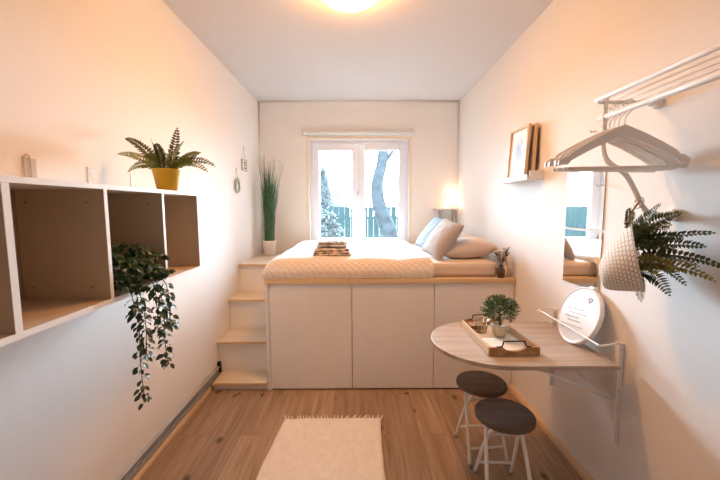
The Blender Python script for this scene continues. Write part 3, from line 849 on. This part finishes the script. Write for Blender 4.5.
# ------------------------------------------------------------------ serving tray and what stands in it
sv = thing('serving_tray', 'wooden serving tray with black handles on the wall table', 'tray', (.728, 1.785, TZ), RAD(1.5))
hw, hl = .122, .21
obj('base', B(((-hw + .012, -hl + .014, .003), (hw - .012, hl - .014, .010))), TRAY_P, sv)
obj('side_panel', B(((-hw, -hl + .0145, .002), (-hw + .012, hl - .0145, .042))), TRAY_P, sv, bev=.001)
obj('side_panel', B(((hw - .012, -hl + .0145, .002), (hw, hl - .0145, .042))), TRAY_W, sv, bev=.001)
for s in (-1, 1):
    poly = [(-hw, .001), (hw, .001), (hw, .042), (.058, .042)]
    for k in range(9):
        a = pi * k / 8; poly.append((cos(a) * .052, .042 - sin(a) * .019))
    poly += [(-.058, .042), (-hw, .042)]
    bm = bmesh.new(); prism(bm, poly, 'y', s * hl - .014 if s > 0 else -hl, hl if s > 0 else -hl + .014)
    obj('end_panel', bm, TRAY_W, sv)
    y = s * (hl - .007)
    bm = T(smooth_path([(-.085, y, .043), (-.066, y, .044), (-.056, y, .05), (-.052, y, .064), (-.044, y, .070), (.044, y, .070), (.052, y, .064), (.056, y, .05), (.066, y, .044), (.085, y, .043)], 4), .0032, 7)
    obj('handle', bm, BLACK, sv, smooth=True)
bm = bmesh.new(); bmg = [[bm.verts.new((-.082 + .164 * i / 10, -.09 + .18 * j / 10, .003 + .004 * abs(noise.noise(V((i * .35, j * .35, 5)))))) for j in range(11)] for i in range(11)]
for i in range(10):
    for j in range(10): bm.faces.new((bmg[i][j], bmg[i + 1][j], bmg[i + 1][j + 1], bmg[i][j + 1]))
o = obj('paper_napkin', bm, PAPER, None, (.735, 1.68, TZ + .0105), smooth=True); m_ = o.modifiers.new('s', 'SOLIDIFY'); m_.thickness = .0015; m_.offset = 1
o.rotation_euler = (0, 0, RAD(4)); tag(o, 'white paper napkin lying in the wooden serving tray', 'napkin')

bp_ = thing('potted_bush', 'little round leafy bush in burlap pot in the serving tray', 'potted plant', (.752, 1.80, TZ + .0105))
obj('pot', lathe(bmesh.new(), [(.022, 0), (.034, .012), (.047, .05), (.046, .066), (.040, .070), (.035, .062), (.001, .060)], 12), BURLAP, bp_, smooth=True)
obj('trunk', T(smooth_path([(0, 0, .055), (.004, .002, .085), (-.004, 0, .12), (0, 0, .15)], 4), .006, 7), BARK, bp_, smooth=True)
bm = bmesh.new(); random.seed(14)
for k in range(900):
    a = random.uniform(0, 2 * pi); c = random.uniform(-.75, 1); r = random.uniform(.2, 1) ** .45
    q = V((cos(a) * math.sqrt(1 - c * c) * .088 * r, sin(a) * math.sqrt(1 - c * c) * .088 * r, .148 + c * .062 * r + .006 * random.random()))
    d = V((q.x, q.y, (q.z - .12))) + V((random.uniform(-.05, .05), random.uniform(-.05, .05), random.uniform(-.03, .05)))
    leaf(bm, q, d, V((random.uniform(-.5, .5), random.uniform(-.5, .5), 1)), random.uniform(.016, .026), .010)
obj('foliage', bm, BUSH, bp_)
def glass_thing(label, name, prof, loc_, m, n=20):
    t = thing(name, label, 'glass', loc_)
    obj('bowl', lathe(bmesh.new(), prof, n, cap1=False), m, t, smooth=n > 8)
    return t
glass_thing('clear glass tumbler behind the little bush in the tray', 'glass_tumbler', [(.026, 0), (.030, .002), (.037, .075), (.035, .075), (.028, .006), (.001, .005)], (.676, 1.865, TZ + .0105), CLEAR)
glass_thing('clear faceted glass candle holder right of the burlap pot', 'glass_candle_holder', [(.033, 0), (.036, .004), (.012, .062), (.010, .062), (.034, .008), (.001, .006)], (.797, 1.885, TZ + .0105), CLEAR, 6)
cdl = thing('wooden_coaster_stack', 'dark wooden coaster block lying at the far tray end', 'coasters', (.67, 1.94, TZ + .0105))
for k in range(3): obj('coaster', B(((-.04, -.04, k * .008), (.04, .04, k * .008 + .0072))), TRAY_W, cdl, bev=.001)

# ------------------------------------------------------------------ mirrors
for lb, z in (('square frameless mirror tile on right wall, upper of two', 1.334), ('square frameless mirror tile on right wall, lower of two', 1.018)):
    t = thing('mirror_tile', lb, 'mirror', (XR, 1.862, z), 0, 'square mirror tiles on the right wall')
    obj('glass', B(((-.006, -.152, 0), (-.0025, .152, .302))), MIRROR, t)
    obj('backing', B(((-.0024, -.152, 0), (-.0005, .152, .302))), mat('mirror_edge', (.30, .33, .32), .4), t)

# ------------------------------------------------------------------ picture ledge
lg = thing('picture_ledge', 'short white picture ledge on the right wall', 'shelf', (XR, 2.54, 1.632))
obj('shelf_board', B(((-.115, -.252, 0), (-.001, .252, .012))), WHITE, lg)
obj('front_lip', B(((-.115, -.252, .0122), (-.103, .252, .028))), WHITE, lg)
obj('end_cap', B(((-.10, -.256, .0122), (-.001, -.2525, .055))), WHITE, lg)
obj('back_rail', B(((-.014, -.252, .0122), (-.001, .252, .062))), WHITE, lg)
def picture(label, y, w, h, foot, lean, depth, fw, m, mside):
    t = thing('framed_drawing', label, 'picture', (XR - foot, y, 1.6445)); t.rotation_euler = (0, RAD(lean), 0)
    obj('frame', B(((-depth, -w / 2, 0), (0, -w / 2 + fw, h)), ((-depth, w / 2 - fw, 0), (0, w / 2, h)), ((-depth, -w / 2 + fw, 0), (0, w / 2 - fw, fw)), ((-depth, -w / 2 + fw, h - fw), (0, w / 2 - fw, h))), m, t, bev=.001)
    obj('picture_print', B(((-.008, -w / 2 + fw + .001, fw + .001), (-.005, w / 2 - fw - .001, h - fw - .001))), ART, t, None)
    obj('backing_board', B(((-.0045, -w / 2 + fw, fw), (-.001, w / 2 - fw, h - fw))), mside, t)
    t.children[1].location = (0, 0, 0)
    return t
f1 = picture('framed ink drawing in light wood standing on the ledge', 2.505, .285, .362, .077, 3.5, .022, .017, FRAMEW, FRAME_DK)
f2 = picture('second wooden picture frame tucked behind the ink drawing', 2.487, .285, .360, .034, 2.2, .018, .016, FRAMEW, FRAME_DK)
# centre the drawing inside each print
for f in (f1, f2):
    pr = [c for c in f.children if c.name.startswith('picture_print')][0]
    for v in pr.data.vertices: v.co.z -= .181
    pr.location.z = .181

# ------------------------------------------------------------------ clothes rack
rk = thing('clothes_rack', 'white tubular wall rack with hanging rail, upper right', 'rack', (XR, 1.43, 1.87))
def rp_(x, y, z): return (x - XR, y - 1.43, z - 1.87)
obj('tube', T([rp_(.985, 1.475, 1.886), rp_(.985, .40, 1.886)], .0105, 10), WHITE_METAL, rk, smooth=True)
for x, r in ((1.042, .0045), (1.09, .0045), (1.14, .0045)):
    obj('rod', T([rp_(x, 1.455, 1.884), rp_(x, .40, 1.884)], r, 8), WHITE_METAL, rk, smooth=True)
obj('hanging_rail', T([rp_(.998, 1.47, 1.812), rp_(.998, .40, 1.812)], .0115, 10), WHITE_METAL, rk, smooth=True)
for y in (1.436, .52):
    obj('bracket_arm', B((rp_(.965, y - .005, 1.861), rp_(1.20, y + .005, 1.875))), WHITE_METAL, rk, bev=.002)
    obj('bracket_plate', B((rp_(.986, y - .008, 1.745), rp_(1.004, y + .004, 1.892))), WHITE_METAL, rk, bev=.002)
    bm = T([rp_(1.165, y, 1.868), rp_(1.185, y, 1.868)], .016, 16); tube(bm, [rp_(1.186, y, 1.868), rp_(1.2115, y, 1.868)], .026, 18)
    obj('wall_mount', bm, WHITE, rk, smooth=False, bev=.002)
obj('brace', T(smooth_path([rp_(.993, 1.43, 1.775), rp_(.988, 1.425, 1.69), rp_(1.0, 1.41, 1.632), rp_(1.055, 1.39, 1.582), rp_(1.083, 1.375, 1.525), rp_(1.108, 1.36, 1.457), rp_(1.128, 1.345, 1.424), rp_(1.16, 1.334, 1.416), rp_(1.20, 1.325, 1.416)], 6), .0105, 12), WHITE_METAL, rk, smooth=True)
bm = T([rp_(1.178, 1.328, 1.416), rp_(1.192, 1.326, 1.416)], .014, 16); tube(bm, [rp_(1.193, 1.326, 1.416), rp_(1.2115, 1.326, 1.416)], .023, 18)
obj('wall_mount', bm, WHITE, rk, bev=.002)

def make_hanger():
    t = thing('clothes_hanger', '', 'hanger', (0, 0, 0), 0, 'white wooden hangers on the rail')
    # outline of the wooden arms in x-z, origin at the rail
    top, bot = [], []
    for k in range(-20, 21):
        u = k / 20; x = u * .222 - .012
        z = -.080 - .122 * abs(u) ** 1.25 - (0 if abs(u) > .12 else .004 * (abs(u) / .12 - 1))
        hgt = .040 - .012 * abs(u)
        if .80 < abs(u) < .90: z -= .008
        top.append((x, z)); bot.append((x, z - hgt * (1 if abs(u) < .95 else .75)))
    bm = bmesh.new(); prism(bm, top + bot[::-1], 'y', -.006, .006)
    obj('arms', bm, WHITE_METAL, t, bev=.0025)
    obj('trouser_bar', T([(-.20, 0, -.232), (.20, 0, -.232)], .006, 8), WHITE_METAL, t, smooth=True)
    pts = [(-.012, 0, -.085), (-.010, 0, -.05), (.010, 0, -.026)]
    for k in range(0, 9):
        a = RAD(-20 + 220 * k / 8); pts.append((cos(a) * .0165, 0, sin(a) * .0165 - .0035))
    obj('hook', T(smooth_path(pts, 3), .0018, 6), STEEL, t, smooth=True)
    return t
HL = ['frontmost white wooden hanger on the rail, seen whole', 'white wooden hanger second in line behind the frontmost one', 'white wooden hanger in the middle of the bunch of five', 'white wooden hanger fourth in line, before the rearmost',
      'rearmost white wooden hanger, next to the rack bracket']
h0 = make_hanger()
for i, (y, rz, ry) in enumerate(((1.295, -8, 0), (1.325, -5, .5), (1.348, -9, 1.0), (1.374, -4, .4), (1.402, -2, 1.2))):
    h = h0 if i == 0 else copy_tree(h0)
    h.location = (.987, y, 1.8255); h.rotation_euler = (0, RAD(ry), RAD(rz)); h['label'] = HL[i]

# small wall hooks
for lb, y, z in (('tiny metal wall hook beside the top mirror tile', 1.725, 1.555), ('tiny metal wall hook beside the rack bracket plate', 1.80, 1.83)):
    t = obj('wall_hook', T(smooth_path([(0, 0, 0), (-.022, 0, 0), (-.03, 0, -.006), (-.034, 0, .010)], 4), .0026, 6), STEEL, None, (XR, y, z), smooth=True)
    tag(t, lb, 'hook', 'tiny hooks on the right wall')

# ------------------------------------------------------------------ hanging basket with fern
hb = thing('hanging_basket', 'white woven basket hanging tilted on the rack brace', 'basket', (1.06, 1.30, 1.260))
na = V((.74, -.62, .20)).normalized(); ta = V((0, 0, 1)).cross(na).normalized(); ua = na.cross(ta).normalized()
prof = [(.0, -.150), (.04, -.149), (.056, -.142), (.070, -.125), (.092, -.085), (.114, -.04), (.133, 0), (.135, .004), (.128, .004), (.108, -.04), (.084, -.085), (.06, -.12), (0, -.136)]
bm = bmesh.new(); uvl = bm.loops.layers.uv.new('UVMap'); n = 40
nh = V((na.x, na.y, 0)).normalized()
rows = [[bm.verts.new(nh * z * .74 + V((0, 0, z * .58)) + (ta * cos(2 * pi * k / n) + ua * sin(2 * pi * k / n)) * max(r, .0005)) for k in range(n)] for r, z in prof]
acc = 0
for i in range(len(prof) - 1):
    st_ = math.hypot(prof[i + 1][0] - prof[i][0], prof[i + 1][1] - prof[i][1])
    for k in range(n):
        f = bm.faces.new((rows[i][k], rows[i][(k + 1) % n], rows[i + 1][(k + 1) % n], rows[i + 1][k]))
        for l, (a, b) in zip(f.loops, ((k, acc), (k + 1, acc), (k + 1, acc + st_), (k, acc + st_))): l[uvl].uv = (a / n * 40, b / .0155)
    acc += st_
obj('weave', bm, WEAVE, hb, smooth=True)
for s in (-1, 1):
    bm = T(smooth_path([ua * .13 + ta * .035 * s, ua * .145 + ta * .03 * s + V((-.005, 0, .01)), V((.03, .045, .213))], 5), .0035, 6)
    obj('strap', bm, TAN, hb)
bm = T([V((.03, .045, .188)) + V((cos(2 * pi * k / 16) * .006, .004, 0)) + V((sin(2 * pi * k / 16) * .018, 0, .016 + cos(2 * pi * k / 16) * .022)) for k in range(17)], .002, 6)
obj('ring', bm, STEEL, hb)
bf = thing('basket_fern', 'olive green fern growing out of the hanging woven basket', 'fern', tuple(V((1.06, 1.30, 1.260)) - na * .06))
obj('root_ball', lathe(bmesh.new(), [(.02, .0), (.07, .005), (.085, .03), (.02, .045)], 16), SOIL, bf)
bf.children[0].matrix_local = M4((ta, ua, na)).transposed().to_4x4()
random.seed(17)
c0 = V((1.06, 1.30, 1.260)) - bf.location
TIPS = [(-.055, -.01, .180, .02), (-.03, .0, .165, .01), (.055, -.02, .20, .0), (.085, -.07, .165, .02), (.10, -.02, .12, .03), (.128, -.15, .10, .015), (.132, -.12, .05, .03), (.125, -.11, -.02, .04), (.105, -.09, -.09, .06), (.06, -.08, -.13, .06),
        (.0, -.03, -.165, .03), (.02, -.10, .11, .03), (.03, -.12, .04, .04), (.04, -.13, -.03, .04), (-.02, -.06, .12, .02), (.0, -.09, .06, .03), (.0, -.09, -.05, .03), (.07, -.10, .08, .03), (.08, -.03, .06, .03), (.09, -.06, -.05, .04), (.03, .0, .10, .02),
        (.128, -.19, -.01, .05), (.125, -.17, -.06, .05), (-.01, -.02, .07, .02), (.03, -.05, -.08, .04)]
mx = XR - .008 - bf.location.x
for i, (x, y, z, ar) in enumerate(TIPS):
    d = V((x, y, z)); b0 = c0 + ua * max(-.08, min(.08, z * .55)) + ta * random.uniform(-.05, .05) - na * .01
    bmf = frond_to(b0, c0 + d, ar, .046, 17, random.choice((-1, 1)) * random.uniform(.6, 1.3))
    for v in bmf.verts:
        if v.co.x > mx: v.co.x = mx - (v.co.x - mx) * .12
    obj('frond', bmf, (FERN_D, FERN_Y, FERN_D)[i % 3], bf)

# ------------------------------------------------------------------ vases with dried sprigs on the bed edge
def sprig_vase(label, x, y, h, r, ns, seed, m, leafm):
    t = thing('sprig_vase', label, 'vase', (x, y, .9005))
    obj('vase', lathe(bmesh.new(), [(r * .8, 0), (r, .006), (r, h * .62), (r * .55, h * .85), (r * .62, h), (r * .5, h), (r * .45, h * .85), (r * .85, h * .6), (r * .8, .01), (.001, .008)], 18), m, t, smooth=True)
    random.seed(seed)
    for k in range(ns):
        a = random.uniform(0, 2 * pi); L = random.uniform(.08, .13); bm = bmesh.new()
        pts = smooth_path([(0, 0, .02), (cos(a) * r * .2, sin(a) * r * .2, h), (cos(a) * .03, sin(a) * .02, h + L * .6), (cos(a) * .05, sin(a) * .035, h + L)], 4)
        tube(bm, pts, .0012, 5)
        for i in range(6, len(pts)):
            for q in range(2):
                leaf(bm, pts[i], V((random.uniform(-1, 1), random.uniform(-1, 1), random.uniform(-.2, 1))), (0, 0, 1), .022, .012)
        obj('sprig', bm, leafm, t)
DRY = mat('dried_sprig', (.10, .085, .05), .8, noise_s=30, noise_a=.4)
DRY2 = mat('pale_dried_sprig', (.50, .38, .25), .8)
sprig_vase('small smoky glass vase with dark dried sprigs on bed edge', 1.105, 2.654, .10, .029, 9, 2, SMOKE, DRY)
sprig_vase('tiny bottle with pale dried sprigs beside the smoky vase', 1.168, 2.662, .07, .016, 3, 9, CLEAR, DRY2)

# ------------------------------------------------------------------ corner shelf and bedside lamp
cs = thing('corner_shelf', 'white bracketed shelf in the far right corner above the bed', 'shelf', (XR, YB, 1.418))
obj('shelf_board', B(((-.30, -.17, 0), (-.026, -.002, .018))), WHITE, cs, bev=.003)
for x in (-.22, -.06):
    pts = smooth_path([(x, -.006, -.16), (x, -.02, -.10), (x, -.06, -.05), (x, -.13, -.022), (x, -.15, -.008)], 5)
    bm = bmesh.new(); tube(bm, pts, .0085, 8); box(bm, (x - .012, -.007, -.18), (x + .012, -.001, 0)); box(bm, (x - .010, -.15, -.007), (x + .010, -.006, -.0005))
    obj('bracket', bm, mat('grey_bracket', (.42, .42, .42), .5), cs)
tl = thing('bedside_lamp', 'small lit table lamp glowing on the corner shelf', 'lamp', (1.135, 4.19, 1.4365))
obj('base', lathe(bmesh.new(), [(.040, 0), (.042, .008), (.030, .02), (.036, .045), (.018, .065), (.010, .075), (.010, .10)], 22), POT_W, tl, smooth=True)
obj('lamp_shade', lathe(bmesh.new(), [(.070, .085), (.052, .165), (.050, .165), (.068, .085)], 28, cap0=False, cap1=False), SHADE, tl, smooth=True)
obj('bulb', lathe(bmesh.new(), [(.008, .10), (.024, .125), (.026, .14), (.018, .150), (.002, .156)], 16), mat('lit_bulb', (1, .9, .8), .4, emit=(1, .62, .40), estr=9), tl, smooth=True)

# ------------------------------------------------------------------ ceiling lamp
cl = thing('ceiling_lamp', 'round glowing opal dome lamp on the ceiling', 'ceiling lamp', (-.048, 2.10, ZC))
obj('base', lathe(bmesh.new(), [(.185, -.022), (.188, -.018), (.188, -.0005)], 40), WHITE, cl, smooth=False)
prof = [(.182 * cos(a), -.022 - .088 * sin(a)) for a in [pi / 2 * k / 12 for k in range(12)]] + [(.002, -.110)]
obj('diffuser', lathe(bmesh.new(), prof, 40, cap0=False), LAMP, cl, smooth=True)

# ------------------------------------------------------------------ light, sky, camera
w = bpy.data.worlds.new('sky'); SC.world = w; w.use_nodes = True
nt = w.node_tree; bg = nt.nodes['Background']; bg.inputs[0].default_value = (.66, .835, 1, 1)
# hazy bright sky: an added lobe beyond the garden brightens the near walls
tc = nt.nodes.new('ShaderNodeTexCoord'); dt = nt.nodes.new('ShaderNodeVectorMath'); dt.operation = 'DOT_PRODUCT'
dt.inputs[1].default_value = V((0, 1, .22)).normalized(); nt.links.new(tc.outputs['Generated'], dt.inputs[0])
mr = nt.nodes.new('ShaderNodeMapRange'); mr.interpolation_type = 'SMOOTHSTEP'
for k_, v_ in enumerate((.74, .97, 4.0, 31.0)): mr.inputs[k_ + 1].default_value = v_
nt.links.new(dt.outputs['Value'], mr.inputs[0]); nt.links.new(mr.outputs[0], bg.inputs[1])
pd = bpy.data.lights.new('window_portal', 'AREA'); pd.shape = 'RECTANGLE'; pd.size = 1.26; pd.size_y = 1.36; pd.cycles.is_portal = True
po = bpy.data.objects.new('window_portal', pd); COL.objects.link(po); po.location = (0, YB + .19, 1.62); po.rotation_euler = (RAD(-90), 0, 0)

F, PI_, YA, RO, H = 345., .094, -.002, -.004, 1.45
fw = V((-sin(YA) * cos(PI_), cos(YA) * cos(PI_), -sin(PI_))); rt = V((cos(YA), sin(YA), 0)); up = rt.cross(fw)
r2 = rt * cos(RO) + up * sin(RO); u2 = -rt * sin(RO) + up * cos(RO)
cd = bpy.data.cameras.new('camera'); cam = bpy.data.objects.new('camera', cd); COL.objects.link(cam)
cd.sensor_fit = 'HORIZONTAL'; cd.sensor_width = 36; cd.lens = 36 * F / 720; cd.clip_start = .02
cam.matrix_world = M4(((r2.x, u2.x, -fw.x, 0), (r2.y, u2.y, -fw.y, 0), (r2.z, u2.z, -fw.z, H), (0, 0, 0, 1)))
SC.camera = cam

SC.view_settings.view_transform = 'Standard'; SC.view_settings.look = 'None'; SC.view_settings.gamma = 1; SC.view_settings.use_curve_mapping = False
SC.view_settings.exposure = 1.85
c = SC.cycles
c.use_denoising = True; c.max_bounces = 10; c.diffuse_bounces = 6; c.glossy_bounces = 4; c.transparent_max_bounces = 12
c.caustics_reflective = False; c.caustics_refractive = False; c.sample_clamp_indirect = 6
